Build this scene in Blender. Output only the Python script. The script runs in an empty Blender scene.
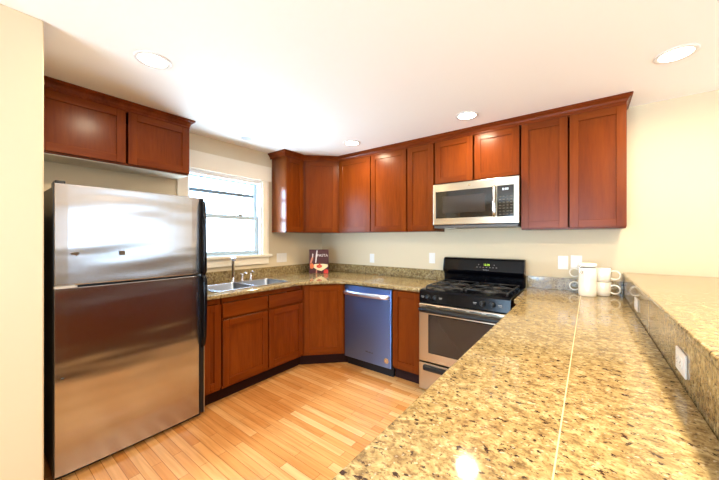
import bpy, bmesh, math, random
from mathutils import Vector, Matrix
random.seed(7)
S = bpy.context.scene
C = S.collection
PI = math.pi
R = math.radians

# ------------------------------------------------------------------ camera
cam = bpy.data.cameras.new('camera'); camo = bpy.data.objects.new('camera', cam); C.objects.link(camo)
camo.location = (0, 0, 1.375); camo.rotation_euler = (R(90), 0, R(37))
cam.sensor_width = 36; cam.lens = 15.02; cam.shift_y = -1/719; cam.clip_start = .02
S.camera = camo

# ------------------------------------------------------------------ light set-up
S.view_settings.view_transform = 'Standard'; S.view_settings.look = 'None'
S.view_settings.gamma = 1; S.view_settings.use_curve_mapping = False
S.view_settings.exposure = 0.27
S.cycles.use_denoising = True
S.cycles.max_bounces = 10; S.cycles.diffuse_bounces = 6; S.cycles.glossy_bounces = 5
S.cycles.transparent_max_bounces = 12
S.cycles.sample_clamp_indirect = 6
S.cycles.caustics_reflective = False; S.cycles.caustics_refractive = False
W = bpy.data.worlds.new('world'); S.world = W; W.use_nodes = True
SKY_UP, SKY_DOWN, SKY_K = (.22, .36, .54, 1), (.64, .86, 1.04, 1), 29.0   # dim blue sky above, bright lower half added to light the ceiling
_t = W.node_tree; _bg = _t.nodes['Background']; _tc = _t.nodes.new('ShaderNodeTexCoord'); _sx = _t.nodes.new('ShaderNodeSeparateXYZ'); _rp = _t.nodes.new('ShaderNodeValToRGB')
_mr = _t.nodes.new('ShaderNodeMapRange'); _mr.inputs[1].default_value = -.2; _mr.inputs[2].default_value = .2
_rp.color_ramp.elements[0].color = SKY_DOWN; _rp.color_ramp.elements[1].color = SKY_UP
_t.links.new(_tc.outputs['Generated'], _sx.inputs[0]); _t.links.new(_sx.outputs['Z'], _mr.inputs[0]); _t.links.new(_mr.outputs[0], _rp.inputs[0]); _t.links.new(_rp.outputs[0], _bg.inputs[0])
_bg.inputs[1].default_value = SKY_K

def portal(name, loc, rot, sx, sy):
    l = bpy.data.lights.new(name, 'AREA'); l.shape = 'RECTANGLE'; l.size = sx; l.size_y = sy
    l.cycles.is_portal = True
    o = bpy.data.objects.new(name, l); C.objects.link(o); o.location = loc; o.rotation_euler = rot
portal('daylight_kitchen_window', (-3.26, 1.7625, 1.635), (0, R(-90), 0), .89, .855)
portal('daylight_patio_door', (-.7, -3.72, 1.05), (R(90), 0, 0), 2.4, 2.1)
portal('daylight_dining_window', (3.32, 1.85, 1.45), (0, R(90), 0), 1.1, 2.3)
sun = bpy.data.lights.new('sun', 'SUN'); sun.energy = 13.0; sun.angle = R(3); sun.color = (.42, .69, 1.0)   # hazy cool daylight entering by the patio door
sno = bpy.data.objects.new('sun', sun); C.objects.link(sno); sno.rotation_euler = (R(90-18), 0, 0); sno.location = (-.8, -8, 3)
WARM = (1.0, .83, .58)
LAMP_W = 12.0

# ------------------------------------------------------------------ mesh helpers
class MB:
    def __init__(s): s.bm = bmesh.new(); s.mi = 0
    def _tag(s, faces):
        for f in faces: f.material_index = s.mi
    def box(s, x0, x1, y0, y1, z0, z1):
        v = [s.bm.verts.new(p) for p in ((x0,y0,z0),(x1,y0,z0),(x1,y1,z0),(x0,y1,z0),(x0,y0,z1),(x1,y0,z1),(x1,y1,z1),(x0,y1,z1))]
        s._tag([s.bm.faces.new([v[i] for i in q]) for q in ((3,2,1,0),(4,5,6,7),(0,1,5,4),(1,2,6,5),(2,3,7,6),(3,0,4,7))])
        return s
    def rot_box(s, c, size, rot):
        M = Matrix.Translation(c) @ rot.to_4x4()
        n = len(s.bm.verts); a, b, d = (k/2 for k in size)
        s.box(-a, a, -b, b, -d, d); s.bm.verts.ensure_lookup_table()
        for v in s.bm.verts[n:]: v.co = M @ v.co
        return s
    def prism(s, pts, z0, z1, holes=()):
        """vertical extrusion of a plan outline, with holes"""
        bm = s.bm; edges = []; loops = []
        for lp in [pts]+list(holes):
            vs = [bm.verts.new((x, y, z1)) for x, y in lp]; loops.append(vs)
            for i in range(len(vs)): edges.append(bm.edges.new((vs[i], vs[(i+1) % len(vs)])))
        if holes:
            top = [g for g in bmesh.ops.triangle_fill(bm, use_beauty=True, use_dissolve=False, edges=edges)['geom'] if isinstance(g, bmesh.types.BMFace)]
        else: top = [bm.faces.new(loops[0])]
        for f in top:
            f.normal_update()
            if f.normal.z < 0: f.normal_flip()
        m = {}
        for lp in loops:
            for v in lp: m[v] = bm.verts.new((v.co.x, v.co.y, z0))
        fs = list(top)
        for f in top: fs.append(bm.faces.new([m[v] for v in reversed(f.verts)]))
        for lp in loops:
            for i in range(len(lp)):
                a, b = lp[i], lp[(i+1) % len(lp)]
                fs.append(bm.faces.new((a, b, m[b], m[a])))
        s._tag(fs); bmesh.ops.recalc_face_normals(bm, faces=fs); return s
    def extrude_profile(s, prof, x0, x1):
        """profile (y,z) polygon swept along x"""
        a = [s.bm.verts.new((x0, y, z)) for y, z in prof]; b = [s.bm.verts.new((x1, y, z)) for y, z in prof]
        n = len(prof); fs = [s.bm.faces.new(a), s.bm.faces.new(list(reversed(b)))]
        for i in range(n): fs.append(s.bm.faces.new((a[i], b[i], b[(i+1) % n], a[(i+1) % n])))
        s._tag(fs); bmesh.ops.recalc_face_normals(s.bm, faces=fs); return s
    def lathe(s, prof, c=(0,0,0), n=32, axis='z'):
        rings = []
        def P(r, h, a):
            if axis == 'z': return (c[0]+r*math.cos(a), c[1]+r*math.sin(a), c[2]+h)
            if axis == 'y': return (c[0]+r*math.cos(a), c[1]+h, c[2]+r*math.sin(a))
            return (c[0]+h, c[1]+r*math.cos(a), c[2]+r*math.sin(a))
        for r, h in prof:
            if r < 1e-6: rings.append([s.bm.verts.new(P(0, h, 0))])
            else: rings.append([s.bm.verts.new(P(r, h, 2*PI*i/n)) for i in range(n)])
        fs = []
        for A, B in zip(rings, rings[1:]):
            for i in range(n):
                j = (i+1) % n
                if len(A) == 1 and len(B) == 1: continue
                if len(A) == 1: fs.append(s.bm.faces.new((A[0], B[i], B[j])))
                elif len(B) == 1: fs.append(s.bm.faces.new((A[i], A[j], B[0])))
                else: fs.append(s.bm.faces.new((A[i], A[j], B[j], B[i])))
        for f in fs: f.smooth = True
        s._tag(fs); bmesh.ops.recalc_face_normals(s.bm, faces=fs); return s
    def tube(s, pts, r, n=10, closed=False, flat=None):
        pts = [Vector(p) for p in pts]; rings = []; N = len(pts)
        rr = r if isinstance(r, (list, tuple)) else [r]*N
        up = None
        for i, p in enumerate(pts):
            if closed: t = pts[(i+1) % N]-pts[i-1]
            else: t = pts[min(i+1, N-1)]-pts[max(i-1, 0)]
            t.normalize()
            if up is None:
                up = Vector((0, 0, 1)) if abs(t.z) < .9 else Vector((1, 0, 0))
            u = t.cross(up); u.normalize(); w = u.cross(t); w.normalize(); up = w
            ru, rw = (rr[i], rr[i]) if flat is None else (rr[i]*flat[0], rr[i]*flat[1])
            rings.append([s.bm.verts.new(p+u*ru*math.cos(2*PI*k/n)+w*rw*math.sin(2*PI*k/n)) for k in range(n)])
        fs = []
        prs = list(zip(rings, rings[1:])) + ([(rings[-1], rings[0])] if closed else [])
        for A, B in prs:
            for k in range(n): fs.append(s.bm.faces.new((A[k], A[(k+1) % n], B[(k+1) % n], B[k])))
        for f in fs: f.smooth = True
        if not closed: fs += [s.bm.faces.new(rings[0]), s.bm.faces.new(rings[-1])]
        s._tag(fs); bmesh.ops.recalc_face_normals(s.bm, faces=fs); return s
    def poly(s, pts3):
        f = s.bm.faces.new([s.bm.verts.new(p) for p in pts3]); s._tag([f]); return s
    def sweep(s, path, prof, side=1):
        """moulding: profile (offset, z) swept along a plan polyline with mitred corners"""
        P = [Vector((x, y)) for x, y in path]; n = len(P); cols = []
        def nrm(a, b):
            d = (b-a).normalized(); return Vector((d.y, -d.x))*side
        for i in range(n):
            if i == 0: m = nrm(P[0], P[1])
            elif i == n-1: m = nrm(P[-2], P[-1])
            else:
                a, b = nrm(P[i-1], P[i]), nrm(P[i], P[i+1]); m = (a+b).normalized(); m = m/max(.2, m.dot(a))
            cols.append([s.bm.verts.new((P[i].x+m.x*o, P[i].y+m.y*o, z)) for o, z in prof])
        k = len(prof); fs = []
        for A, B in zip(cols, cols[1:]):
            for j in range(k): fs.append(s.bm.faces.new((A[j], B[j], B[(j+1) % k], A[(j+1) % k])))
        fs += [s.bm.faces.new(cols[0]), s.bm.faces.new(cols[-1])]
        s._tag(fs); bmesh.ops.recalc_face_normals(s.bm, faces=fs); return s

def obj(name, mb, mats, parent=None, bevel=0, seg=2, loc=None):
    me = bpy.data.meshes.new(name); mb.bm.to_mesh(me); mb.bm.free()
    o = bpy.data.objects.new(name, me); C.objects.link(o)
    for m in (mats if isinstance(mats, (list, tuple)) else [mats]): me.materials.append(m)
    if parent: o.parent = parent
    if loc: o.location = loc
    if bevel:
        b = o.modifiers.new('bevel', 'BEVEL'); b.width = bevel; b.segments = seg; b.limit_method = 'ANGLE'; b.angle_limit = R(35)
        b.harden_normals = False
    return o
def tag(o, label, cat, group=None):
    o['label'] = label; o['category'] = cat
    if group: o['group'] = group
    return o
def thing(name, label, cat, loc=(0,0,0), rotz=0, group=None):
    o = bpy.data.objects.new(name, None); C.objects.link(o); o.location = loc; o.rotation_euler = (0, 0, rotz)
    o.empty_display_size = .05
    return tag(o, label, cat, group)
def struct(name, mb, m, parent=None, bevel=0):
    o = obj(name, mb, m, parent, bevel)
    if parent is None: o['kind'] = 'structure'
    return o
def fillet(pts, idx, r, n=6):
    out = []
    for i, p in enumerate(pts):
        if i not in idx: out.append(p); continue
        p = Vector(p); a = Vector(pts[i-1]); b = Vector(pts[(i+1) % len(pts)])
        p0 = p+(a-p).normalized()*r; p1 = p+(b-p).normalized()*r
        for k in range(n+1):
            t = k/n; q = p0*(1-t)**2+p*2*t*(1-t)+p1*t*t; out.append((q.x, q.y))
    return out
def text(name, body, size, mat, parent, loc, rot, align='CENTER'):
    cu = bpy.data.curves.new(name, 'FONT'); cu.body = body; cu.size = size; cu.extrude = .0004; cu.align_x = align; cu.align_y = 'CENTER'
    cu.resolution_u = 2
    tmp = bpy.data.objects.new('lettering', cu); C.objects.link(tmp); bpy.context.view_layer.update()
    me = bpy.data.meshes.new_from_object(tmp.evaluated_get(bpy.context.evaluated_depsgraph_get())); bpy.data.objects.remove(tmp); bpy.data.curves.remove(cu)
    me.materials.clear(); me.materials.append(mat)
    o = bpy.data.objects.new(name, me); C.objects.link(o); o.parent = parent; o.location = loc; o.rotation_euler = rot
    return o

# ------------------------------------------------------------------ materials
def srgb(r, g, b):
    f = lambda c: (c/255/12.92) if c/255 <= .04045 else ((c/255+.055)/1.055)**2.4
    return (f(r), f(g), f(b), 1)
def mat(name, col=(.8,.8,.8,1), rough=.5, metal=0, spec=.5, coat=0, coat_r=.1, emit=None, estr=0):
    m = bpy.data.materials.new(name); m.use_nodes = True; p = m.node_tree.nodes['Principled BSDF']
    p.inputs['Base Color'].default_value = col; p.inputs['Roughness'].default_value = rough; p.inputs['Metallic'].default_value = metal
    p.inputs['Specular IOR Level'].default_value = spec; p.inputs['Coat Weight'].default_value = coat; p.inputs['Coat Roughness'].default_value = coat_r
    if emit: p.inputs['Emission Color'].default_value = emit; p.inputs['Emission Strength'].default_value = estr
    return m
class NT:
    def __init__(s, m): s.t = m.node_tree; s.p = s.t.nodes['Principled BSDF']
    def n(s, typ, **kw):
        x = s.t.nodes.new(typ)
        for k, v in kw.items():
            if k.startswith('i_'): x.inputs[k[2:].replace('_', ' ')].default_value = v
            else: setattr(x, k, v)
        return x
    def l(s, a, ai, b, bi): s.t.links.new(a.outputs[ai], b.inputs[bi])
    def ramp(s, stops, interp='LINEAR'):
        x = s.t.nodes.new('ShaderNodeValToRGB'); e = x.color_ramp.elements; x.color_ramp.interpolation = interp
        while len(e) < len(stops): e.new(.5)
        for k, (pos, c) in zip(e, stops): k.position = pos; k.color = c
        return x
    def mix(s, typ='MIX', fac=.5):
        x = s.t.nodes.new('ShaderNodeMix'); x.data_type = 'RGBA'; x.blend_type = typ; x.inputs[0].default_value = fac; return x

def paint(name, col, rough=.6, bump=.04):
    m = mat(name, col, rough, spec=.3); N = NT(m)
    tc = N.n('ShaderNodeTexCoord'); no = N.n('ShaderNodeTexNoise', i_Scale=140.0, i_Detail=2.0); bp = N.n('ShaderNodeBump', i_Strength=bump, i_Distance=.002)
    N.l(tc, 'Object', no, 'Vector'); N.l(no, 'Fac', bp, 'Height'); N.l(bp, 'Normal', N.p, 'Normal'); return m
def wood(name, dark, mid, light, axis, rough=.25, spec=.14, coat=0):
    m = mat(name, mid, rough, spec=spec, coat=coat, coat_r=.16); N = NT(m)
    tc = N.n('ShaderNodeTexCoord'); oi = N.n('ShaderNodeObjectInfo'); mp = N.n('ShaderNodeMapping')
    sc = [7.0, 7.0, 7.0]; sc[axis] = .7; mp.inputs['Scale'].default_value = sc
    cx = N.n('ShaderNodeCombineXYZ'); ml = N.n('ShaderNodeMath', operation='MULTIPLY'); ml.inputs[1].default_value = 37.0
    N.l(oi, 'Random', ml, 0); 
    for k in 'XYZ': N.l(ml, 0, cx, k)
    N.l(cx, 0, mp, 'Location'); N.l(tc, 'Object', mp, 'Vector')
    n1 = N.n('ShaderNodeTexNoise', i_Scale=1.3, i_Detail=3.0, i_Distortion=.8); N.l(mp, 0, n1, 'Vector')
    n2 = N.n('ShaderNodeTexNoise', i_Scale=11.0, i_Detail=4.0); N.l(mp, 0, n2, 'Vector')
    mx = N.n('ShaderNodeMath', operation='MULTIPLY_ADD'); mx.inputs[1].default_value = .35; N.l(n2, 'Fac', mx, 0)
    ad = N.n('ShaderNodeMath', operation='MULTIPLY'); ad.inputs[1].default_value = .68; N.l(n1, 'Fac', ad, 0); N.l(ad, 0, mx, 2)
    rp = N.ramp([(.34, dark), (.52, mid), (.7, light)]); N.l(mx, 0, rp, 'Fac'); N.l(rp, 0, N.p, 'Base Color'); return m
CH = (srgb(95,39,7), srgb(107,47,9), srgb(118,55,13))
cherry_side = wood('cherry_varnished_side', *CH, 2, .2, .9)
cherry_v = wood('cherry_vertical', *CH, 2); cherry_h = wood('cherry_horizontal', *CH, 0); cherry_y = wood('cherry_crown', srgb(88,34,9), srgb(106,44,13), srgb(122,54,17), 0)
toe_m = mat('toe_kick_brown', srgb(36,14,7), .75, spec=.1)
gap_m = mat('cabinet_frame_dark', srgb(84,34,16), .5)
cab_under = mat('cabinet_underside', srgb(214,206,190), .5)
wall_m = paint('wall_paint', srgb(213,197,166)); trim_m = paint('trim_paint', srgb(238,228,208), .4, .01); ceil_m = paint('ceiling_paint', srgb(248,246,242), .8, .06)
def granite(name, tint=1.0):
    m = mat(name, (.5,.35,.15,1), .08, spec=.4); N = NT(m)
    tc = N.n('ShaderNodeTexCoord'); mp = N.n('ShaderNodeMapping'); mp.inputs['Scale'].default_value = (1.35, 1.75, 1.5); mp.inputs['Rotation'].default_value = (0, 0, R(-12)); N.l(tc, 'Object', mp, 'Vector')
    a = N.n('ShaderNodeTexNoise', i_Scale=26.0, i_Detail=5.0, i_Roughness=.62, i_Distortion=.5); N.l(mp, 0, a, 'Vector')
    base = N.ramp([(.30, srgb(94,77,48)), (.43, srgb(138,117,78)), (.55, srgb(161,141,97)), (.72, srgb(184,169,130))]); N.l(a, 'Fac', base, 'Fac')
    b = N.n('ShaderNodeTexNoise', i_Scale=70.0, i_Detail=3.0, i_Roughness=.6); N.l(mp, 0, b, 'Vector')
    br = N.ramp([(.53, (0,0,0,1)), (.62, (1,1,1,1))]); N.l(b, 'Fac', br, 'Fac')
    m1 = N.mix(); N.l(base, 0, m1, 6); m1.inputs[7].default_value = srgb(104,80,52); 
    f1 = N.n('ShaderNodeMath', operation='MULTIPLY'); f1.inputs[1].default_value = .75; N.l(br, 0, f1, 0); N.l(f1, 0, m1, 0)
    c = N.n('ShaderNodeTexNoise', i_Scale=42.0, i_Detail=4.0, i_Roughness=.6, i_Distortion=.3); 
    mp2 = N.n('ShaderNodeMapping'); mp2.inputs['Location'].default_value = (7, 3, 5); N.l(mp, 0, mp2, 'Vector'); N.l(mp2, 0, c, 'Vector')
    cr = N.ramp([(.585, (0,0,0,1)), (.64, (1,1,1,1))]); N.l(c, 'Fac', cr, 'Fac')
    m2 = N.mix(); N.l(m1, 2, m2, 6); m2.inputs[7].default_value = srgb(52,36,28); N.l(cr, 0, m2, 0)
    d = N.n('ShaderNodeTexNoise', i_Scale=60.0, i_Detail=2.0); mp3 = N.n('ShaderNodeMapping'); mp3.inputs['Location'].default_value = (1, 13, 2); N.l(mp, 0, mp3, 'Vector'); N.l(mp3, 0, d, 'Vector')
    dr = N.ramp([(.64, (0,0,0,1)), (.72, (.6,.6,.6,1))]); N.l(d, 'Fac', dr, 'Fac')
    m3 = N.mix(); N.l(m2, 2, m3, 6); m3.inputs[7].default_value = srgb(196,188,170); N.l(dr, 0, m3, 0)
    N.l(m3, 2, N.p, 'Base Color'); return m
granite_m = granite('granite')
seam_m = mat('seam_filler', srgb(206,184,140), .4)
def floor_mat():
    m = mat('oak_strip_floor', (.5,.25,.08,1), .24, spec=.5, coat=.25, coat_r=.12); N = NT(m)
    tc = N.n('ShaderNodeTexCoord'); br = N.n('ShaderNodeTexBrick'); N.l(tc, 'Object', br, 'Vector')
    br.inputs['Scale'].default_value = 1; br.inputs['Mortar Size'].default_value = .0012; br.inputs['Brick Width'].default_value = .62; br.inputs['Row Height'].default_value = .0575
    br.offset = .37; br.offset_frequency = 2; br.squash = 1
    br.inputs['Color1'].default_value = (0,0,0,1); br.inputs['Color2'].default_value = (1,1,1,1); br.inputs['Mortar'].default_value = (.2,.2,.2,1); br.inputs['Bias'].default_value = 0
    rp = N.ramp([(0, srgb(184,118,58)), (.35, srgb(198,135,74)), (.7, srgb(204,144,83)), (1, srgb(214,162,104))]); N.l(br, 'Color', rp, 'Fac')
    mp = N.n('ShaderNodeMapping'); mp.inputs['Scale'].default_value = (1.2, 22, 1); N.l(tc, 'Object', mp, 'Vector')
    no = N.n('ShaderNodeTexNoise', i_Scale=2.2, i_Detail=5.0, i_Distortion=.6); N.l(mp, 0, no, 'Vector')
    g = N.ramp([(.3, (.72,.66,.6,1)), (.6, (1,1,1,1))]); N.l(no, 'Fac', g, 'Fac')
    mx = N.mix('MULTIPLY', .8); N.l(rp, 0, mx, 6); N.l(g, 0, mx, 7)
    m2 = N.mix(); N.l(br, 'Fac', m2, 0); N.l(mx, 2, m2, 6); m2.inputs[7].default_value = srgb(110,62,26); N.l(m2, 2, N.p, 'Base Color'); return m
floor_m = floor_mat()
def steel(name, col, rough, aniso=.0, wave=0, across=False):
    m = mat(name, col, rough, 1.0); N = NT(m); N.p.inputs['Anisotropic'].default_value = aniso
    if aniso:
        vt = N.n('ShaderNodeVectorTransform', vector_type='VECTOR', convert_from='OBJECT', convert_to='WORLD')
        vt.inputs[0].default_value = (1, 0, 0) if across else (0, 0, 1); N.l(vt, 0, N.p, 'Tangent')
    tc = N.n('ShaderNodeTexCoord'); mp = N.n('ShaderNodeMapping'); mp.inputs['Scale'].default_value = (3, 3, 260); N.l(tc, 'Object', mp, 'Vector')
    no = N.n('ShaderNodeTexNoise', i_Scale=3.0, i_Detail=2.0); N.l(mp, 0, no, 'Vector')
    bp = N.n('ShaderNodeBump', i_Strength=.03, i_Distance=.001); N.l(no, 'Fac', bp, 'Height')
    if wave:
        m2 = N.n('ShaderNodeMapping'); m2.inputs['Scale'].default_value = (.9, .9, 4.2); N.l(tc, 'Object', m2, 'Vector')
        w = N.n('ShaderNodeTexNoise', i_Scale=1.5, i_Detail=1.0); N.l(m2, 0, w, 'Vector')
        b2 = N.n('ShaderNodeBump', i_Strength=1.0, i_Distance=wave); N.l(w, 'Fac', b2, 'Height'); N.l(bp, 0, b2, 'Normal'); N.l(b2, 0, N.p, 'Normal')
    else: N.l(bp, 0, N.p, 'Normal')
    return m
fridge_steel = steel('brushed_steel_refrigerator', (.47,.45,.45,1), .21, .7, .008, True)
dw_steel = steel('dishwasher_steel_blue_reflection', (.20,.33,.70,1), .38, .6)  # the steel is not blue; a daylight reflection is put into its base colour
range_steel = steel('brushed_steel_range', (.50,.43,.33,1), .28, .6)
sink_steel = steel('sink_steel', (.62,.65,.70,1), .25)
shaded_basin_steel = steel('shaded_basin_steel', (.36,.40,.46,1), .36)  # same steel as the rim, darkened in colour for the shade inside the bowls
chrome = mat('chrome', (.85,.86,.88,1), .08, 1)
black_gloss = mat('black_enamel', srgb(6,6,10), .14, spec=.2)
black_plastic = mat('black_plastic', srgb(13,13,15), .35, spec=.35)
handle_black = mat('handle_black', srgb(10,10,11), .38, spec=.3)
black_glass = mat('black_glass', srgb(18,15,14), .06, spec=.6)
oven_glass = mat('oven_glass', srgb(40,34,32), .1, spec=.6)
cast_iron = mat('cast_iron', srgb(20,20,22), .45)
white_plastic = mat('white_plastic', srgb(226,223,218), .35)
slot_m = mat('outlet_slot', srgb(70,66,62), .5)
ceramic = mat('white_ceramic', srgb(240,234,220), .12, spec=.5, coat=.4)
rubber = mat('grey_gasket', srgb(120,120,118), .6)
led_green = mat('green_digits', srgb(60,90,10), .5, emit=srgb(190,230,60), estr=1.6)
led_white = mat('pale_digits', srgb(180,190,200), .5, emit=srgb(210,225,240), estr=1.2)
mark_m = mat('grey_marking', srgb(150,148,146), .5)
keys_m = mat('keypad_marking', srgb(84,78,62), .5)
lens_m = mat('lamp_lens', (1,1,1,1), .5, emit=(1,.86,.66,1), estr=14.0)
lamp_off = mat('unlit_lens', srgb(205,214,224), .3)
def glass_mat(tint=1.0):
    m = bpy.data.materials.new('window_glass'); m.use_nodes = True; t = m.node_tree; t.nodes.clear()
    o = t.nodes.new('ShaderNodeOutputMaterial'); a = t.nodes.new('ShaderNodeBsdfTransparent'); a.inputs[0].default_value = (tint, tint, tint, 1); b = t.nodes.new('ShaderNodeBsdfGlossy'); b.inputs['Roughness'].default_value = .02
    mx = t.nodes.new('ShaderNodeMixShader'); mx.inputs[0].default_value = .06
    t.links.new(a.outputs[0], mx.inputs[1]); t.links.new(b.outputs[0], mx.inputs[2]); t.links.new(mx.outputs[0], o.inputs[0]); return m
glass = glass_mat()
dimming_glass = glass_mat(.6)  # tint added only to weaken daylight from the unseen dining window

# ------------------------------------------------------------------ room shell
XL, YB, H = -3.13, 3.22, 2.43
XR, YF, T = 3.2, -3.6, .14
struct('floor', MB().box(XL-T, XR+T, YF-T, YB+T, -.1, 0), floor_m)
struct('ceiling', MB().box(XL-T, XR+T, YF-T, YB+T, H, H+.1), ceil_m)
struct('wall_back', MB().box(XL-T, XR+T, YB, YB+T, 0, H), wall_m)
def holed_x(name, x0, x1, y0, y1, hy0, hy1, hz0, hz1):
    m = MB(); m.box(x0, x1, y0, hy0, 0, H); m.box(x0, x1, hy1, y1, 0, H)
    if hz0 > 0: m.box(x0, x1, hy0, hy1, 0, hz0)
    m.box(x0, x1, hy0, hy1, hz1, H); return struct(name, m, wall_m)
WY0, WY1, WZ0, WZ1 = 1.335, 2.19, 1.19, 2.08
holed_x('wall_left', XL-T, XL, YF, YB, WY0, WY1, WZ0, WZ1)
holed_x('wall_right', XR, XR+T, YF, YB, .7, 3.0, .9, 2.0)
m = MB(); m.box(XL-T, -1.9, YF-T, YF, 0, H); m.box(.5, XR+T, YF-T, YF, 0, H); m.box(-1.9, .5, YF-T, YF, 2.1, H)
struct('wall_front', m, wall_m)
struct('wall_alcove', MB().box(XL, -2.09, .085, .24, 0, H), wall_m, bevel=.006)
struct('baseboard_back', MB().box(.45, XR, YB-.015, YB, 0, .1), trim_m, bevel=.004)

def sash(m, y0, y1, z0, z1, x0, x1, w=.045):
    m.box(x0, x1, y0, y0+w, z0, z1); m.box(x0, x1, y1-w, y1, z0, z1); m.box(x0, x1, y0+w, y1-w, z0, z0+w); m.box(x0, x1, y0+w, y1-w, z1-w, z1)
win = bpy.data.objects.new('window_1', None); C.objects.link(win); win['kind'] = 'structure'; win.location = (XL, 1.76, WZ0)
def wl(mb):
    bmesh.ops.translate(mb.bm, verts=mb.bm.verts, vec=(-XL, -1.76, -WZ0)); return mb
m = MB(); m.box(XL, XL+.02, WY1, WY1+.088, WZ0-.0, WZ1); m.box(XL, XL+.02, WY0-.095, WY0, WZ0, WZ1)
m.box(XL, XL+.026, WY0-.12, WY1+.12, WZ1, WZ1+.178)
obj('casing', wl(m), trim_m, win, .003)
m = MB(); m.box(XL-.1, XL+.045, WY0-.12, WY1+.12, WZ0-.03, WZ0)
obj('stool', wl(m), trim_m, win, .005)
m = MB(); m.box(XL, XL+.018, WY0-.095, WY1+.088, WZ0-.115, WZ0-.03)
obj('apron', wl(m), trim_m, win, .003)
vinyl = mat('white_vinyl', srgb(240,242,244), .35)
sash_m = mat('backlit_sash_tint', srgb(180,198,208), .4)  # near-white vinyl; its backlit blue-grey shade is put into the colour
m = MB(); m.box(XL-.13, XL-.004, WY0, WY0+.02, WZ0, WZ1); m.box(XL-.13, XL-.004, WY1-.02, WY1, WZ0, WZ1); m.box(XL-.13, XL-.004, WY0+.02, WY1-.02, WZ1-.02, WZ1)
obj('jamb', wl(m), vinyl, win)
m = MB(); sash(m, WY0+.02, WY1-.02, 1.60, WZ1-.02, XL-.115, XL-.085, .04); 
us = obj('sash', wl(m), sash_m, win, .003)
obj('muntin', wl(MB().box(XL-.112, XL-.088, WY0+.06, WY1-.06, 1.868, 1.906)), mat('backlit_muntin_tint', srgb(96,110,122), .5), us, .002)  # bar's backlit darkness against the outdoor glare is put into its colour
obj('pane', wl(MB().box(XL-.102, XL-.098, WY0+.06, WY1-.06, 1.64, WZ1-.06)), glass, us)
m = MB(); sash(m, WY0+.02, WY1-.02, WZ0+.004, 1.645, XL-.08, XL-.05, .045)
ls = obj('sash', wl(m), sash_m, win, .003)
obj('pane', wl(MB().box(XL-.067, XL-.063, WY0+.065, WY1-.065, WZ0+.049, 1.60)), glass, ls)
m = MB(); m.box(XL-.082, XL-.05, 1.915, 1.965, 1.645, 1.66); m.tube([(XL-.066, 1.94, 1.66), (XL-.066, 1.94, 1.68), (XL-.05, 1.96, 1.684)], .006)
obj('sash_lock', wl(m), mat('lock_metal', srgb(120,118,112), .3, .8), win)
m = MB(); m.box(XL-.055, XL-.012, WY0+.022, WY1-.022, WZ1-.045, WZ1-.02)
sh = obj('shade_headrail', wl(m), vinyl, win, .003)
m = MB(); m.tube([(XL-.03, 1.47, WZ1-.045), (XL-.03, 1.47, 1.905)], .004, 8)
obj('shade_wand', wl(m), mat('wand_grey', srgb(170,174,180), .4), win)
# windows behind and beside the camera
w2 = bpy.data.objects.new('door_1', None); C.objects.link(w2); w2['kind'] = 'structure'; w2.location = (-.7, YF, 0)
for a, b, yy in ((-1.2, .03, -.05), (-.03, 1.2, -.1)):
    m = MB()
    for q in ((a, a+.07, 0, 2.1), (b-.07, b, 0, 2.1), (a+.07, b-.07, 0, .1), (a+.07, b-.07, 2.02, 2.1)): m.box(q[0], q[1], yy-.03, yy, q[2], q[3])
    f = obj('sliding_panel', m, vinyl, w2); obj('pane', MB().box(a+.07, b-.07, yy-.017, yy-.013, .1, 2.02), glass, f)
w3 = bpy.data.objects.new('window_2', None); C.objects.link(w3); w3['kind'] = 'structure'; w3.location = (XR, 1.85, .9)
m = MB()
for y0, y1 in ((-1.15, -.0), (.0, 1.15)): sash(m, y0, y1, 0, 1.1, .05, .1, .05)
f = obj('sash', m, vinyl, w3); obj('pane', MB().box(.073, .077, -1.1, 1.1, .05, 1.05), dimming_glass, f)
m = MB(); sash(m, -1.24, 1.24, -.09, 1.19, -.02, 0, .09); obj('casing', m, trim_m, w3)

# ------------------------------------------------------------------ cabinets (local: x along the front, -y the front, z up)
def shaker(w, h, fr=.058, t=.02):
    """frame and recessed panel, front at y = -t"""
    m = MB(); m.mi = 0
    m.box(0, fr, -t, 0, 0, h); m.box(w-fr, w, -t, 0, 0, h); m.mi = 1
    m.box(fr, w-fr, -t, 0, 0, fr); m.box(fr, w-fr, -t, 0, h-fr, h)
    p = MB(); p.box(fr, w-fr, -t+.011, -.002, fr, h-fr); return m, p
def door(parent, x0, x1, z0, z1, fr=.058, name='door'):
    m, p = shaker(x1-x0, z1-z0, fr)
    d = obj(name, m, [cherry_v, cherry_h], parent, .0015, 1, (x0, -.001, z0)); obj('door_panel', p, cherry_v, d); return d
def slab(parent, x0, x1, z0, z1):
    d = obj('drawer_front', MB().box(0, x1-x0, -.02, 0, 0, z1-z0), cherry_h, parent, .003, 2, (x0, -.001, z0)); return d
def carcass(b, w, d, z0, z1, i=.006, t=.018):
    b.box(i, i+t, 0, d, z0, z1).box(w-i-t, w-i, 0, d, z0, z1).box(i+t, w-i-t, 0, d, z0, z0+t).box(i+t, w-i-t, 0, d, z1-t, z1).box(i+t, w-i-t, d-.01, d, z0+t, z1-t)
def wall_cab(label, loc, rotz, w, d, z0, z1, doors, group='cherry wall cabinets', poly=None):
    t = thing('wall_cabinet', label, 'cabinet', (loc[0], loc[1], z0), rotz, group)
    if poly: b = MB().prism(poly, 0, z1-z0)
    else:
        b = MB(); carcass(b, w, d, 0, z1-z0)
    obj('body', b, cherry_side if 'side panel' in label else cherry_v, t)
    for a, e in doors: door(t, a, e, .012, z1-z0-.01)
    return t
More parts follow.
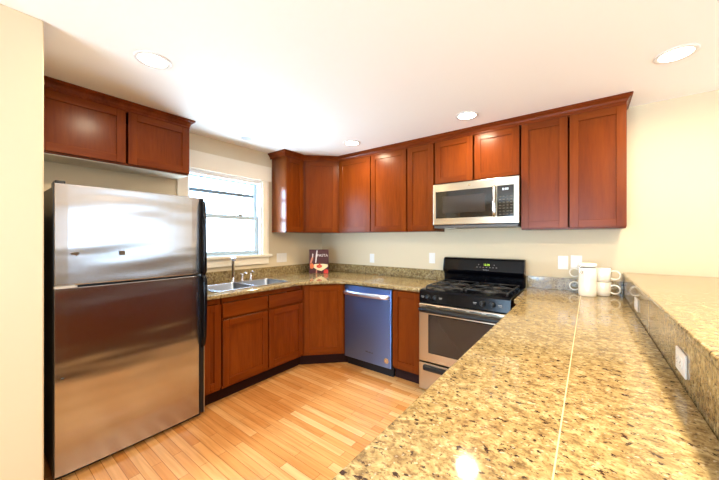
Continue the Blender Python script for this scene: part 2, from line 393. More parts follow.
def base_cab(label, loc, rotz, w, d, doors, drawers=(), group='cherry base cabinets', poly=None, toe_poly=None, toe=.05, hollow=False):
    t = thing('base_cabinet', label, 'cabinet', (loc[0], loc[1], 0), rotz, group)
    if hollow:
        b = MB().box(.006, .024, 0, d, .11, .884).box(w-.024, w-.006, 0, d, .11, .884).box(.024, w-.024, 0, d, .11, .128).box(.024, w-.024, 0, .018, .835, .884).box(.024, w-.024, .0, .018, .69, .71)
    elif poly: b = MB().prism(poly, .11, .884)
    else:
        b = MB(); carcass(b, w, d, .11, .884)
    obj('body', b, cherry_v, t)
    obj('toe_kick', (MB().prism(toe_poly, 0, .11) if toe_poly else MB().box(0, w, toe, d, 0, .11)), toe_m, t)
    for a, e, z0, z1 in doors: door(t, a, e, z0, z1)
    for a, e, z0, z1 in drawers: slab(t, a, e, z0, z1)
    return t
UZ0, UZ1 = 1.455, 2.372
YC = 2.94        # cabinet box front on the back wall (door faces 2 cm nearer)
XC = -2.87       # cabinet box front on the window wall
# window-wall end cabinet
wall_cab('narrow cherry wall cabinet on the window wall, its side panel facing the window', (XC, 2.327), R(90), .283, -XL+XC-.001, UZ0, UZ1, [(.006, .27)])
# diagonal corner cabinet: front from (-2.87,2.61) to (-2.54,2.94)
k = math.sqrt(.5); L = .33/k
def loc45(ox, oy, x, y):
    dx, dy = x-ox, y-oy; return ((dx+dy)*k, (dy-dx)*k)
pl = [loc45(-2.87, 2.61, x, y) for x, y in ((-2.87, 2.611), (-2.541, 2.94), (-2.541, YB-.001), (XL+.001, YB-.001), (XL+.001, 2.611))]
wall_cab('diagonal cherry wall cabinet filling the corner above the cookbook', (-2.87, 2.61), R(45), L, .3, UZ0, UZ1, [(.035, L-.035)], poly=pl)
D = YB-YC-.001
wall_cab('cherry wall cabinet with two tall doors beside the diagonal corner cabinet', (-2.54, YC), 0, .982, D, UZ0, UZ1, [(.012, .495), (.508, .974)])
wall_cab('narrow single door cherry wall cabinet left of the microwave', (-1.557, YC), 0, .315, D, UZ0, UZ1, [(.008, .305)])
wall_cab('short cherry wall cabinet with two doors directly above the microwave', (-1.241, YC), 0, .788, D, 1.925, UZ1, [(.008, .385), (.4, .78)])
wall_cab('cherry wall cabinet with two tall doors between microwave and bare yellow wall', (-.452, YC), 0, .696, D, UZ0, UZ1, [(.006, .338), (.350, .692)])
# refrigerator cabinet
fc = wall_cab('cherry wall cabinet with two wide doors above the refrigerator', (-2.845, .245), R(90), .985, -XL-2.845-.001, 1.945, UZ1, [(.03, .517), (.532, .98)])
obj('underside_panel', MB().box(.004, .981, .01, -XL-2.845-.004, -.006, -.0005), cab_under, fc)
prof = [(.0, UZ1-.012), (.006, UZ1-.012), (.006, UZ1+.004), (.012, UZ1+.012), (.017, UZ1+.024), (.027, UZ1+.034), (.034, UZ1+.037), (.034, UZ1+.042), (.04, UZ1+.044), (.04, H-.0015), (0, H-.0015)]
def crown(path, loc, name, label):
    m = MB(); m.sweep(path, [(o+.021, z) for o, z in prof])
    bmesh.ops.translate(m.bm, verts=m.bm.verts, vec=[-c for c in loc])
    o = obj(name, m, cherry_y, None); o.location = loc; tag(o, label, 'molding', 'cherry crown moldings'); return o
crown([(XL+.001, 2.333), (XC, 2.333), (XC, 2.61), (-2.54, YC), (.212, YC), (.212, YB-.001)], (-1.4, 2.9, UZ1), 'crown_molding', 'long cherry crown molding running round the corner above the wall cabinets')
crown([(-2.845, .245), (-2.845, 1.198), (XL+.001, 1.198)], (-2.845, .7, UZ1), 'crown_molding', 'short cherry crown molding above the refrigerator cabinet')

# base cabinets on the window wall (box front X = -2.45, door faces -2.43)
XB, YBF = -2.45, 2.56
base_cab('narrow cherry base cabinet squeezed between refrigerator and sink cabinet', (XB, 1.15), R(90), .163, .67, [(.006, .155, .135, .832)], hollow=True)
base_cab('wide cherry sink base cabinet with two doors under two false drawer fronts', (XB, 1.315), R(90), .90, .67, [(.006, .452, .135, .69), (.466, .894, .135, .69)], [(.006, .452, .71, .832), (.466, .894, .71, .832)], hollow=True)
# diagonal base: front (-2.45,2.225) -> (-2.125,2.55)
ox, oy = XB, 2.225; L2 = .325/k
pl = [loc45(ox, oy, x, y) for x, y in ((XB, 2.226), (-2.126, 2.55), (-2.126, YB-.03), (XL+.03, YB-.03), (XL+.03, 2.226))]
tp = [loc45(ox, oy, x, y) for x, y in ((XB-.05, 2.226), (-2.126, 2.60), (-2.126, YB-.03), (XL+.03, YB-.03), (XL+.03, 2.226))]
base_cab('diagonal cherry base cabinet with one tall door in the corner', (ox, oy), R(45), L2, .5, [(.02, L2-.02, .135, .87)], poly=pl, toe_poly=tp)
base_cab('slim cherry base cabinet between the dishwasher and the range', (-1.516, YBF), 0, .304, .64, [(.008, .296, .135, .87)])
# peninsula base: fronts face -X at -0.345
pc = base_cab('long cherry base cabinet row carrying the peninsula worktop', (-.33, 2.50), R(-90), 2.8, .55,
    [(.02+i*.46, .46+i*.46, .135, .69) for i in range(6)], [(.02+i*.46, .46+i*.46, .71, .832) for i in range(6)])
t = thing('base_cabinet', 'cherry corner base cabinet hidden between range and breakfast bar', 'cabinet', (-.43, 2.505, 0), 0, 'cherry base cabinets')
obj('body', MB().box(.005, .64, .02, .70, 0, .884), cherry_v, t)

# ------------------------------------------------------------------ stone worktops
CT, CB = .92, .885
SX0, SX1, SY0, SY1 = -2.955, -2.50, 1.30, 2.125   # sink cut
# L-shaped worktop
ct = thing('countertop', 'L-shaped speckled granite countertop holding the sink and the cookbook', 'countertop', (-2.4, 2.5, CB))
def sub(mb, v): bmesh.ops.translate(mb.bm, verts=mb.bm.verts, vec=[-c for c in v]); return mb
out = [(XL+.001, 1.15), (-2.395, 1.15), (-2.395, 2.20), (-2.105, 2.515), (-1.212, 2.515), (-1.212, YB-.001), (XL+.001, YB-.001)]
out = fillet(out, (2, 3), .12)
hole = [(SX0+.02, SY0+.02), (SX1-.02, SY0+.02), (SX1-.02, SY1-.02), (SX0+.02, SY1-.02)]
obj('slab', sub(MB().prism(out, CB, CT, [hole]), (-2.4, 2.5, CB)), granite_m, ct, .012, 3)
tag(obj('backsplash', MB().box(XL+.001, XL+.02, 1.15, YB-.001, CT+.0003, 1.03), granite_m, None, .002), 'low granite backsplash under the window behind the sink', 'backsplash', 'granite backsplashes')
tag(obj('backsplash', MB().box(XL+.021, -1.225, YB-.02, YB-.001, CT+.0003, 1.03), granite_m, None, .002), 'low granite backsplash from the corner to the range, behind the cookbook', 'backsplash', 'granite backsplashes')
# peninsula worktop
pt = thing('countertop', 'long speckled granite peninsula countertop holding the white mugs', 'countertop', (0, 1.2, CB))
out = [(-.387, -.3), (.2425, -.3), (.2425, YB-.001), (-.435, YB-.001), (-.435, 2.525), (-.387, 2.50)]
obj('slab', sub(MB().prism(out, CB, CT), (0, 1.2, CB)), granite_m, pt, .006, 3)
tag(obj('backsplash', MB().box(-.437, .2425, YB-.02, YB-.001, CT+.0003, 1.03), granite_m, None, .002), 'short granite backsplash behind the white mugs', 'backsplash', 'granite backsplashes')
obj('seam', sub(MB().prism([(-.0585, -.29), (-.0555, -.29), (-.029, 3.19), (-.032, 3.19)], CT-.002, CT+.0004), (0, 1.2, CB)), seam_m, pt)
# breakfast bar
bar = thing('breakfast_bar', 'raised granite breakfast bar along the peninsula against the yellow wall', 'bar', (.3, 1.2, 0))
obj('half_wall', sub(MB().box(.262, .40, -.3, YB-.001, 0, 1.074), (.3, 1.2, 0)), wall_m, bar)
obj('riser', sub(MB().box(.2435, .2615, -.3, YB-.001, .90, 1.0745), (.3, 1.2, 0)), granite_m, bar, .001, 1)
obj('bar_top', sub(MB().box(.238, .82, -.3, YB-.001, 1.075, 1.105), (.3, 1.2, 0)), granite_m, bar, .008, 3)
obj('grout_line', sub(MB().box(.2428, .245, 2.0, 2.003, .921, 1.074), (.3, 1.2, 0)), seam_m, bar)

# ------------------------------------------------------------------ sink and tap
sk = thing('sink', 'double bowl stainless steel sink set in the granite below the window', 'sink', (-2.73, 1.71, CT))
def bowl(m, x0, x1, y0, y1, z, dep):
    r = .045; pts = fillet([(x0, y0), (x1, y0), (x1, y1), (x0, y1)], (0, 1, 2, 3), r, 5)
    cx, cy = (x0+x1)/2, (y0+y1)/2; rings = []
    for f, zz in ((1, z), (.97, z-.02), (.93, z-dep+.02), (.86, z-dep), (.12, z-dep-.004)):
        rings.append([m.bm.verts.new((cx+(x-cx)*f, cy+(y-cy)*f, zz)) for x, y in pts])
    n = len(pts)
    for A, B in zip(rings, rings[1:]):
        for i in range(n):
            f = m.bm.faces.new((A[i], A[(i+1) % n], B[(i+1) % n], B[i])); f.smooth = True
    f = m.bm.faces.new(rings[-1]); return pts
b1 = (SX0+.05, SX1-.022, SY0+.05, 1.70); b2 = (SX0+.05, SX1-.022, 1.735, SY1-.022)
m = MB()
rr = [fillet([(a[0], a[2]), (a[1], a[2]), (a[1], a[3]), (a[0], a[3])], (0, 1, 2, 3), .045, 5) for a in (b1, b2)]
m.prism(fillet([(SX0, SY0), (SX1, SY0), (SX1, SY1), (SX0, SY1)], (0, 1, 2, 3), .03, 4), CT+.0005, CT+.006, rr)
obj('rim', sub(m, (-2.73, 1.71, CT)), sink_steel, sk, .002)
for a in (b1, b2):
    m = MB(); bowl(m, a[0], a[1], a[2], a[3], CT+.004, .17); bmesh.ops.recalc_face_normals(m.bm, faces=m.bm.faces)
    bw = obj('basin', sub(m, (-2.73, 1.71, CT)), shaded_basin_steel, sk)
    m = MB(); m.lathe([(0, .0), (.03, 0), (.042, .003), (.045, 0), (.045, -.003), (0, -.003)], ((a[0]+a[1])/2+2.73, (a[2]+a[3])/2-1.71, -.165), 20); obj('drain', m, chrome, bw)
fa = thing('faucet', 'tall chrome pull-out kitchen faucet standing behind the sink', 'faucet', (-3.0, 1.74, CT))
m = MB(); m.lathe([(0, .0), (.028, 0), (.028, .008), (.019, .014), (.017, .05), (.0165, .2), (.0165, .225), (0, .225)], n=20); obj('body', m, chrome, fa)
m = MB(); m.tube([(0, 0, .19), (.02, 0, .225), (.06, 0, .25), (.12, 0, .265), (.19, 0, .262)], [.015, .016, .0165, .018, .02], 14); obj('spout', m, chrome, fa).rotation_euler = (0, 0, R(-28))
m = MB(); m.tube([(.19, 0, .262), (.205, 0, .25), (.207, 0, .235)], [.02, .021, .018], 14); obj('spray_head', m, chrome, fa).rotation_euler = (0, 0, R(-28))
m = MB(); m.lathe([(0, 0), (.024, 0), (.024, .006), (.014, .012), (.013, .055), (.016, .06), (.016, .075), (0, .08)], n=18); hd = obj('handle', m, chrome, fa, 0, 2, (0, .11, 0))
m = MB(); m.tube([(0, 0, .07), (.03, .01, .083), (.07, .02, .088)], [.008, .007, .006], 10); obj('lever', m, chrome, hd)
sd = thing('soap_dispenser', 'short chrome soap dispenser, farther of the two stubs by the faucet', 'dispenser', (-3.0, 1.955, CT))
m = MB(); m.lathe([(0, 0), (.024, 0), (.024, .006), (.015, .012), (.013, .05), (.009, .055), (.009, .075), (0, .075)], n=18); obj('base', m, chrome, sd)
m = MB(); m.tube([(0, 0, .075), (.0, 0, .088), (.02, 0, .094), (.06, 0, .088)], [.01, .012, .009, .006], 10); obj('nozzle', m, chrome, sd)

# ------------------------------------------------------------------ refrigerator (faces +X): local x -> +Y
fr = thing('refrigerator', 'large stainless steel top-freezer refrigerator with black sides', 'refrigerator', (-2.36, .31, 0), R(90))
FW, FH = .828, 1.69
obj('cabinet', MB().box(.004, FW-.004, .07, .73, .02, FH-.012), black_plastic, fr, .006)
obj('base_grille', MB().box(.01, FW-.01, .05, .12, 0, .045), black_plastic, fr)
def fdoor(z0, z1):
    m = MB(); n = 14; pr = []
    w = FW-.04
    for i in range(n+1):
        u = i/n; pr.append((u*w, .004-.010*math.sin(PI*u)**.8 if 0 < u < 1 else .006))
    pts = pr+[(w, .055), (0, .055)]
    m.prism(pts, z0, z1); return m
fz = obj('freezer_door', fdoor(1.108, FH), fridge_steel, fr, .004, 2)
ff = obj('lower_door', fdoor(.035, 1.095), fridge_steel, fr, .004, 2)
for d, z0, z1 in ((fz, 1.108, FH), (ff, .035, 1.095)):
    obj('door_edge', MB().box(FW-.0395, FW-.006, .003, .06, z0, z1), black_plastic, d, .006)
    obj('door_edge', MB().box(-.0035, .0, .004, .06, z0, z1), black_plastic, d)
def handle(zs, d, rs):
    m = MB(); m.tube([(FW-.018, y, z) for z, y in zs], rs, 12, flat=(.8, 1)); obj('handle', m, black_gloss, d)
handle([(1.66, .01), (1.652, -.012), (1.62, -.022), (1.45, -.03), (1.28, -.034), (1.13, -.036), (1.114, -.02), (1.112, .01)], fz, [.017, .019, .019, .017, .017, .018, .018, .016])
handle([(1.09, .01), (1.085, -.024), (1.06, -.038), (.95, -.04), (.8, -.038), (.64, -.03), (.57, -.016), (.545, .01)], ff, [.016, .019, .019, .018, .018, .018, .016, .012])
obj('edge_strip', MB().box(FW-.006, FW-.001, .004, .06, .035, .6), range_steel, ff)
obj('hinge_cover', MB().box(.005, .05, .02, .1, FH-.002, FH+.018), black_plastic, fr, .006)
m = MB(); m.box(.0, .085, -.013, .03, 1.0955, 1.1075); m.lathe([(0, -.004), (.012, -.004), (.012, .002), (0, .002)], (.085, .006, 1.1015), 10, 'z'); obj('door_hinge', m, mat('hinge_satin', srgb(206,204,200), .4, .2), fr)
badge_m = mat('magnet_bronze', srgb(72,60,46), .5)
m1 = tag(obj('magnet', MB().prism([(-.022, .004), (-.012, -.004), (-.004, .0), (.008, -.012), (.012, -.004), (.022, .004), (.012, .012), (-.006, .01)], 0, .006), badge_m, None, .001), 'small dark winged magnet on the freezer door, nearer the hinge side', 'magnet', 'freezer door magnets')
m1.rotation_euler = (R(90), 0, R(90)); m1.location = (-2.3585, .395, 1.287)
m2 = tag(obj('magnet', MB().prism([(-.014, -.014), (.014, -.014), (.016, .0), (.014, .014), (-.014, .014), (-.016, 0)], 0, .006), badge_m, None, .001), 'small square bronze magnet near the middle of the freezer door', 'magnet', 'freezer door magnets')
m2.rotation_euler = (R(90), 0, R(90)); m2.location = (-2.355, .615, 1.287)
obj('door_badge', MB().box(.028, .04, -.006, .004, .582, .588), black_plastic, ff)

# ------------------------------------------------------------------ dishwasher
dw = thing('dishwasher', 'stainless steel dishwasher, blue daylight put into its colour, with a bowed bar handle', 'dishwasher', (-2.117, 2.535, 0))
DWW = .597
obj('tub', MB().box(.004, DWW-.004, .03, .6, .09, .878), black_plastic, dw)
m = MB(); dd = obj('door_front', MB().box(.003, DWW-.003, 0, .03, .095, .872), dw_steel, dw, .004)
m = MB(); m.tube([(.022, .0, .8), (.026, -.025, .8), (.05, -.04, .8)]+[(.05+.497*i/10, -.04-.018*math.sin(PI*i/10), .8) for i in range(1, 10)]+[(DWW-.05, -.04, .8), (DWW-.026, -.025, .8), (DWW-.022, .0, .8)], .019, 14, flat=(.7, 1.25))
obj('handle', m, mat('satin_handle', (.74,.78,.86,1), .34, 1), dd)
obj('toe_panel', MB().box(.004, DWW-.004, .05, .08, .0, .09), black_plastic, dw)
stk = thing('sticker', 'round gold sticker on the lower corner of the dishwasher door', 'sticker', (-1.578, 2.5345, .165))
m = MB(); m.lathe([(0, 0), (.026, 0), (.026, .0006), (0, .0006)], (0, -.0006, 0), 24, 'y'); obj('disc', m, mat('sticker_gold', srgb(206,160,110), .5), stk)
m = MB(); m.lathe([(.015, -.0012), (.018, -.0012), (.018, -.0006), (.015, -.0006), (.015, -.0012)], (0, 0, 0), 24, 'y'); m.rot_box((.003, -.0009, .002), (.004, .0006, .022), Matrix.Rotation(R(25), 3, 'Y')); obj('emblem', m, mat('sticker_ink', srgb(96,60,40), .5), stk)
text('logo', 'Whirlpool', .022, mat('logo_dark', srgb(50,52,64), .4), dd, (.33, -.0006, .205), (R(90), 0, 0))

# ------------------------------------------------------------------ range
rg = thing('range', 'stainless and black gas range with a dark glass oven door', 'range', (-1.207, 2.50, 0))
RW = .757
obj('body', MB().box(.003, RW-.003, .03, .675, .03, .895), black_gloss, rg)
for fx in (.03, RW-.07):
    for fy in (.08, .58): obj('foot', MB().box(fx, fx+.04, fy, fy+.04, 0, .03), black_plastic, rg)
m = MB(); m.extrude_profile([(.0, .806), (.012, .905), (.022, .918), (.06, .922), (.60, .922), (.60, .893), (.05, .893), (.03, .806)], 0, RW)
ck = obj('cooktop', m, black_gloss, rg, .004, 2)
dr = obj('oven_door', MB().box(.004, RW-.004, -.012, .03, .285, .798), range_steel, rg, .006)
obj('oven_window', MB().box(.105, RW-.105, -.0145, -.011, .375, .70), oven_glass, dr, .004)
obj('window_border', MB().box(.095, .105, -.0135, -.011, .367, .708).box(RW-.105, RW-.095, -.0135, -.011, .367, .708).box(.105, RW-.105, -.0135, -.011, .367, .375).box(.105, RW-.105, -.0135, -.011, .70, .708), black_gloss, dr)
m = MB(); m.tube([(.03, -.012, .748), (.032, -.04, .75), (.055, -.058, .752)]+[(.055+(RW-.11)*i/8, -.062, .752) for i in range(1, 8)]+[(RW-.055, -.058, .752), (RW-.032, -.04, .75), (RW-.03, -.012, .748)], .02, 12, flat=(1.0, 1.1))
obj('handle', m, handle_black, dr)
m = MB()
for i in range(5): m.box(.07+i*.128, .165+i*.128, -.0128, -.0118, .779, .785)
obj('vent_slots', m, black_plastic, dr)
wd = obj('warming_drawer', MB().box(.004, RW-.004, -.012, .03, .035, .272), range_steel, rg, .006)
m = MB(); m.extrude_profile([(-.0125, .258), (-.028, .256), (-.036, .242), (-.036, .222), (-.028, .208), (-.0125, .206)], .05, RW-.05); obj('handle', m, handle_black, wd, .012, 3)
# console
m = MB(); n = 16; top = [(0.0+RW*i/n, 1.155+.034*math.sin(PI*i/n)**.45) for i in range(n+1)]
pts = [(-.008, .925)]+[(-.008, 1.14)]+[(x*1.0 if 0 < x < RW else (x-.004 if x == 0 else x+.004), z) for x, z in top]+[(RW+.008, 1.14), (RW+.008, .925)]
a = [m.bm.verts.new((x, .60-(.0 if z > 1.02 else -.02), z)) for x, z in pts]; b = [m.bm.verts.new((x, .69, z)) for x, z in pts]
m.bm.faces.new(a); m.bm.faces.new(list(reversed(b)))
for i in range(len(pts)): m.bm.faces.new((a[i], b[i], b[(i+1) % len(pts)], a[(i+1) % len(pts)]))
bmesh.ops.recalc_face_normals(m.bm, faces=m.bm.faces)
m.bm.free()
m = MB(); m.extrude_profile([(.62, .915), (.615, 1.015), (.585, 1.035), (.578, 1.06), (.60, 1.165), (.612, 1.178), (.63, 1.183), (.685, 1.183), (.685, .915)], -.006, RW+.006)
cn = obj('console', m, black_gloss, rg, .012, 3)
nrm = math.atan2(.022, .105)
text('clock_digits', '12:30', .026, led_green, cn, (.435, .5870, 1.122), (R(90)-nrm, 0, 0))
text('logo', 'Kenmore', .014, mark_m, cn, (.43, .5795, 1.073), (R(90)-nrm, 0, 0))
for px_, py_, pz_, w_ in [(.345+i*.03, .5835, 1.097, .011) for i in range(7)]+[(.36, .5872, 1.122, .008), (.505, .5872, 1.122, .008)]:
    obj('console_marking', MB().rot_box((px_, py_, pz_), (w_, .001, .004), Matrix.Rotation(-nrm, 3, 'X')), mark_m, cn)
def kx(i): return (.085, .155, .55, .625)[i]
for i in range(4):
    m = MB(); m.lathe([(0, -.030), (.017, -.030), (.019, -.026), (.020, -.004), (.024, 0), (0, 0)], (0, 0, 0), 20, 'y'); m.box(-.004, .004, -.038, -.028, -.017, .017)
    kn = obj('knob', m, black_plastic, ck, 0, 2, (kx(i), .006, .858)); kn.rotation_euler = (-math.atan2(.012, .099), 0, 0)
for x in (.035, .2, .49, .68):
    m = MB(); m.rot_box((x, .0048, .86), (.028, .001, .005), Matrix.Rotation(-math.atan2(.012, .099), 3, 'X')); m.rot_box((x, .0035, .85), (.02, .001, .003), Matrix.Rotation(-math.atan2(.012, .099), 3, 'X'))
    obj('knob_marking', m, mark_m, ck)
for sx in (.2, .557):
    m = MB(); zt = .952
    x0, x1, y0, y1 = sx-.16, sx+.16, .075, .575
    for a, b in (((x0, y0), (x1, y0)), ((x1, y0), (x1, y1)), ((x1, y1), (x0, y1)), ((x0, y1), (x0, y0)), ((x0, .325), (x1, .325))):
        m.tube([(a[0], a[1], zt-.006), (b[0], b[1], zt-.006)], .006, 6)
    for cy in (.2, .45):
        for ang in range(4):
            A = PI/4+ang*PI/2; c_, s_ = math.cos(A), math.sin(A)
            m.tube([(sx+.03*c_, cy+.03*s_, zt+.003), (sx+.075*c_, cy+.075*s_, zt), (sx+(.16*(1 if c_ > 0 else -1)), cy+.115*(1 if s_ > 0 else -1), zt-.006)], .0055, 6)
    for px in (x0, x1):
        for py in (y0, .325, y1): m.tube([(px, py, .922), (px, py, zt-.004)], .007, 6)
    g = obj('grate', m, cast_iron, ck)
    for cy in (.2, .45):
        m = MB(); m.lathe([(.075, .9215), (.07, .925), (.05, .924), (.042, .926), (.04, .936), (.036, .941), (0, .942)], (sx, cy, 0), 22); obj('burner', m, cast_iron, ck)
m = MB(); m.lathe([(0, 0), (.036, 0), (.04, .003), (.03, .008), (0, .008)], n=20)

# ------------------------------------------------------------------ microwave
mw = thing('microwave', 'stainless over-range microwave with black glass door and keypad', 'microwave', (-1.226, 2.855, 1.502))
MWW, MH = .776, .415
obj('case', MB().box(.006, MWW-.006, .03, .36, .004, MH+.008), black_plastic, mw)
obj('bottom_vent', MB().box(.0121, MWW-.012, .004, .34, -.018, .004), mat('vent_grey', srgb(66,62,58), .4), mw)
md = obj('door', MB().box(0, MWW, 0, .03, .012, MH), range_steel, mw, .005)
obj('door_glass', MB().box(.03, .57, -.0025, .002, .075, MH-.075), black_glass, md, .003)
m = MB(); obj('viewing_window', MB().box(.1, .50, -.0032, -.002, .125, MH-.125), oven_glass, md)
pn = obj('control_panel', MB().box(.60, .735, -.0025, .002, .07, MH-.07), black_glass, md, .003)
text('display_digits', '8:00', .03, led_white, pn, (.668, -.0028, MH-.105), (R(90), 0, 0))
for r in range(7):
    for c in range(4):
        obj('key', MB().box(.617+c*.03, .617+c*.03+(.014 if (r+c) % 3 else .018), -.0032, -.0024, .088+r*.026, .094+r*.026), keys_m, pn)
m = MB(); m.tube([(.582, 0, .075), (.582, -.03, .082), (.582, -.04, .11), (.582, -.043, .2), (.582, -.04, MH-.11), (.582, -.03, MH-.082), (.582, 0, MH-.075)], .013, 12); obj('handle', m, chrome, md)
m = MB(); m.lathe([(0, -.0012), (.011, -.0012), (.011, .0005), (0, .0005)], (.36, 0, MH-.035), 20, 'y'); obj('emblem', m, mat('emblem_metal', srgb(170,150,120), .3, .8), md)
obj('light_lens', MB().box(.1, .2, .05, .11, -.022, -.018), cab_under, mw)

# ------------------------------------------------------------------ outlets and switches (local: plate in xz, front at -y)
def plate(label, loc, rotz, w, h, kind, roty=0):
    t = thing('outlet' if kind == 'outlet' else 'switch_plate', label, 'outlet' if kind == 'outlet' else 'switch', loc, rotz, 'white wall plates')
    t.rotation_euler = (0, roty, rotz)
    p = obj('cover_plate', MB().box(-w/2, w/2, -.006, 0, -h/2, h/2), white_plastic, t, .003)
    gs = [0] if w < .1 or kind == 'outlet' else [-.025, .025]
    for gx in gs:
        if kind == 'switch': obj('rocker', MB().box(gx-.016, gx+.016, -.010, -.006, -.033, .033), white_plastic, t, .002)
        elif kind == 'outlet':
            for dz in (-.02, .02):
                r = obj('receptacle', MB().prism(fillet([(-.016, -.013), (.016, -.013), (.016, .013), (-.016, .013)], (0, 1, 2, 3), .006, 3), 0, .003), white_plastic, t)
                r.rotation_euler = (R(90), 0, 0); r.location = (gx, -.006, dz)
                obj('slots', MB().box(-.007, -.005, -.0, .006, .003, .0034).box(.005, .007, -.0, .005, .003, .0034).box(-.002, .002, -.009, -.006, .003, .0034), slot_m, r)
    return t
plate('wide white double switch plate on the wall between window and corner', (XL, 2.485, 1.135), R(90), .16, .115, 'switch')
plate('white switch plate on the wall between cookbook and range, nearer the cookbook', (-2.22, YB, 1.125), 0, .07, .115, 'switch')
plate('white switch plate on the wall right beside the range console', (-1.392, YB, 1.158), 0, .072, .118, 'switch')
plate('white duplex outlet on the wall between range and white canister', (-.16, YB, 1.165), 0, .075, .12, 'outlet')
plate('white switch plate on the wall partly hidden by the white canister', (-.064, YB, 1.172), 0, .08, .12, 'switch')
plate('white outlet on the granite bar riser, nearest the camera', (.2435, 1.365, .988), R(-90), .072, .115, 'outlet', 0).rotation_euler = (R(90)*0, R(0), R(-90))
plate('white outlet on the granite bar riser, nearer the mugs', (.2435, 2.41, .988), R(-90), .072, .115, 'outlet')
for o in [o for o in C.objects if o.name.startswith('outlet') and 'riser' in o.get('label', '')]:
    o.rotation_euler = Matrix.Rotation(R(-90), 3, 'Z').to_4x4().to_3x3().__matmul__(Matrix.Rotation(R(90), 3, 'Y')).to_euler()

# ------------------------------------------------------------------ recessed lights
def downlight(x, y, label, on=True, r=.092, k=1.0):
    t = thing('recessed_light', label, 'ceiling light', (x, y, H), 0, 'recessed ceiling lights')
    m = MB(); m.lathe([(r*.78, -.0), (r*.80, -.006), (r, -.005), (r*1.03, -.0005), (r*.78, 0)], n=40); obj('trim_ring', m, white_plastic, t)
    m = MB(); m.lathe([(0, -.003), (r*.78, -.003), (r*.78, -.0005), (0, -.0005)], n=40); obj('lens', m, lens_m if on else lamp_off, t)
    if on:
        l = bpy.data.lights.new('lamp', 'AREA'); l.shape = 'DISK'; l.size = r*1.5; l.energy = LAMP_W*k; l.color = WARM; l.spread = R(170)
        o = bpy.data.objects.new('lamp', l); C.objects.link(o); o.parent = t; o.location = (0, 0, -.008)
downlight(.412, 2.453, 'lit recessed ceiling light above the breakfast bar by the bare yellow wall')
downlight(-2.036, .68, 'lit recessed ceiling light in front of the refrigerator cabinet')
downlight(-.809, 2.60, 'lit recessed ceiling light in front of the microwave')
downlight(-2.05, 2.583, 'lit recessed ceiling light nearest the corner wall cabinets')
downlight(-2.833, 1.789, 'small unlit recessed ceiling light above the window', False, .062)
downlight(.62, .68, 'lit recessed ceiling light over the near end of the bar', k=5.0)
downlight(1.8, 1.6, 'lit recessed ceiling light over the dining side beside the window')
downlight(1.7, -.6, 'lit recessed ceiling light over the dining side away from the bar')

# ------------------------------------------------------------------ things on the worktops
# cookbook
cb = thing('cookbook', 'maroon cookbook with a plate of food on its cover, standing in the corner', 'book', (-2.80, 2.83, CT+.002), R(44))
tilt = -R(3)
def tb(o): o.rotation_euler = (tilt, 0, 0); return o
BW, BH = .255, .315
tb(obj('pages', MB().box(-BW/2+.004, BW/2-.003, .004, .026, .004, BH-.004), mat('page_paper', srgb(226,216,200), .7), cb))
cv_m = mat('maroon_cover', srgb(66,22,26), .3)
cv = tb(obj('cover', MB().box(-BW/2, BW/2, 0, .004, 0, BH).box(-BW/2, BW/2, .026, .03, 0, BH).box(-BW/2, -BW/2+.004, .004, .026, 0, BH), cv_m, cb))
cream = mat('cover_cream', srgb(228,206,160), .4); redm = mat('cover_red', srgb(196,44,34), .4); orng = mat('cover_orange', srgb(206,104,50), .4); silv = mat('cover_silver', srgb(214,206,206), .4); pnk = mat('cover_pink', srgb(190,120,96), .4)
m = MB()
def art(pts, mi, lay): m.mi = mi; m.poly([(x, -.0004*lay, z) for x, z in pts])
art([(-.095, .10), (-.05, .125), (.06, .125), (.112, .118), (.118, .09), (.07, .055), (.03, .032), (-.03, .05)], 0, 1)
art([(-.12, .13), (-.095, .14), (-.075, .20), (-.085, .235), (-.1, .20)], 4, 1)
art([(-.115, .07), (-.085, .06), (-.06, .10), (-.09, .14), (-.12, .12)], 2, 2)
art([(-.03, .08), (.0, .07), (.03, .078), (.045, .10), (.02, .115), (.012, .14), (-.002, .118), (-.03, .105)], 1, 2)
art([(-.01, .09), (.015, .085), (.025, .1), (.0, .108)], 2, 3)
art([(.06, .0), (.12, .0), (.118, .045), (.09, .06), (.065, .04)], 1, 3)
art([(-.044, .006), (-.024, .0), (-.022, .05), (-.036, .06)], 4, 3)
art([(-.048, .14), (-.036, .14), (-.018, .30), (-.03, .305), (-.042, .24)], 3, 2)
art([(-.085, .21), (-.078, .21), (-.074, .255), (-.082, .262), (-.088, .25)], 3, 2)
obj('cover_picture', m, [cream, redm, orng, silv, pnk], cv)
text('title', 'PASTA', .05, silv, cv, (.045, -.0006, .235), (R(90), 0, 0))
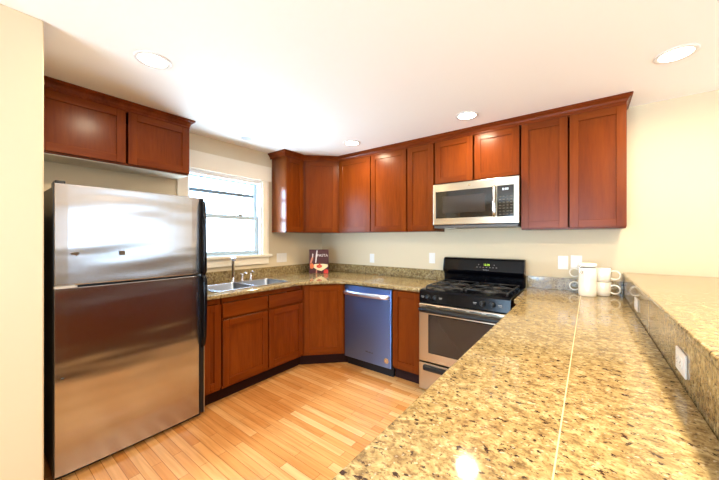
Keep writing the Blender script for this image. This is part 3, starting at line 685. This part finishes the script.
# canister
cn = thing('canister', 'white lidded ceramic canister with a wire clamp on the peninsula', 'canister', (.012, 3.025, CT+.0005))
m = MB(); m.lathe([(0, 0), (.057, 0), (.0615, .005), (.061, .05), (.058, .19), (.057, .222), (.054, .224), (0, .224)], n=40); obj('body', m, ceramic, cn)
m = MB(); m.lathe([(.052, .224), (.052, .233), (.0, .233)], n=36); obj('gasket', m, rubber, cn)
m = MB(); m.lathe([(.0, .2335), (.059, .2335), (.062, .237), (.062, .256), (.058, .262), (0, .265)], n=40); obj('lid', m, ceramic, cn)
m = MB(); m.tube([(-.03, -.055, .25), (-.046, -.055, .244), (-.049, -.057, .21), (-.047, -.058, .185), (-.032, -.06, .18), (-.03, -.061, .2), (-.034, -.058, .226)], .003, 8); obj('clamp', m, chrome, cn)
# mugs
def mug():
    t = thing('mug', 'white mug', 'mug', (0, 0, 0), 0, 'white ceramic mugs')
    m = MB(); m.lathe([(0, 0), (.034, 0), (.038, .004), (.041, .03), (.043, .085), (.0425, .0865), (.0395, .085), (.0375, .03), (.034, .008), (0, .006)], n=36); m.bm.transform(Matrix.Scale(1.28, 4)); obj('cup', m, ceramic, t)
    m = MB(); m.tube([(.059+.0265*math.cos(a), 0, .044+.0265*math.sin(a)) for a in [R(-134)+R(268)*i/16 for i in range(17)]], .0046, 10, flat=(1.2, 1)); m.bm.transform(Matrix.Scale(1.28, 4)); obj('handle', m, ceramic, t)
    return t
proto = mug()
spots = [(.11, 3.11, 0, -15, 'white mug at the bottom of the stack with handles toward the bar'),
         (.11, 3.11, .1122, -15, 'white mug on top of the stack with handles toward the bar'),
         (.0, 3.145, 0, 178, 'white mug under another, behind the canister, handle toward the range'),
         (.0, 3.145, .1122, 178, 'white mug on top of another, behind the canister, handle toward the range')]
for i, (x, y, z, rz, lb) in enumerate(spots):
    if i == 0: t = proto
    else:
        t = proto.copy(); C.objects.link(t)
        for ch in proto.children:
            c = ch.copy(); C.objects.link(c); c.parent = t
    t.location = (x, y, CT+.0005+z); t.rotation_euler = (0, 0, R(rz)); t['label'] = lb
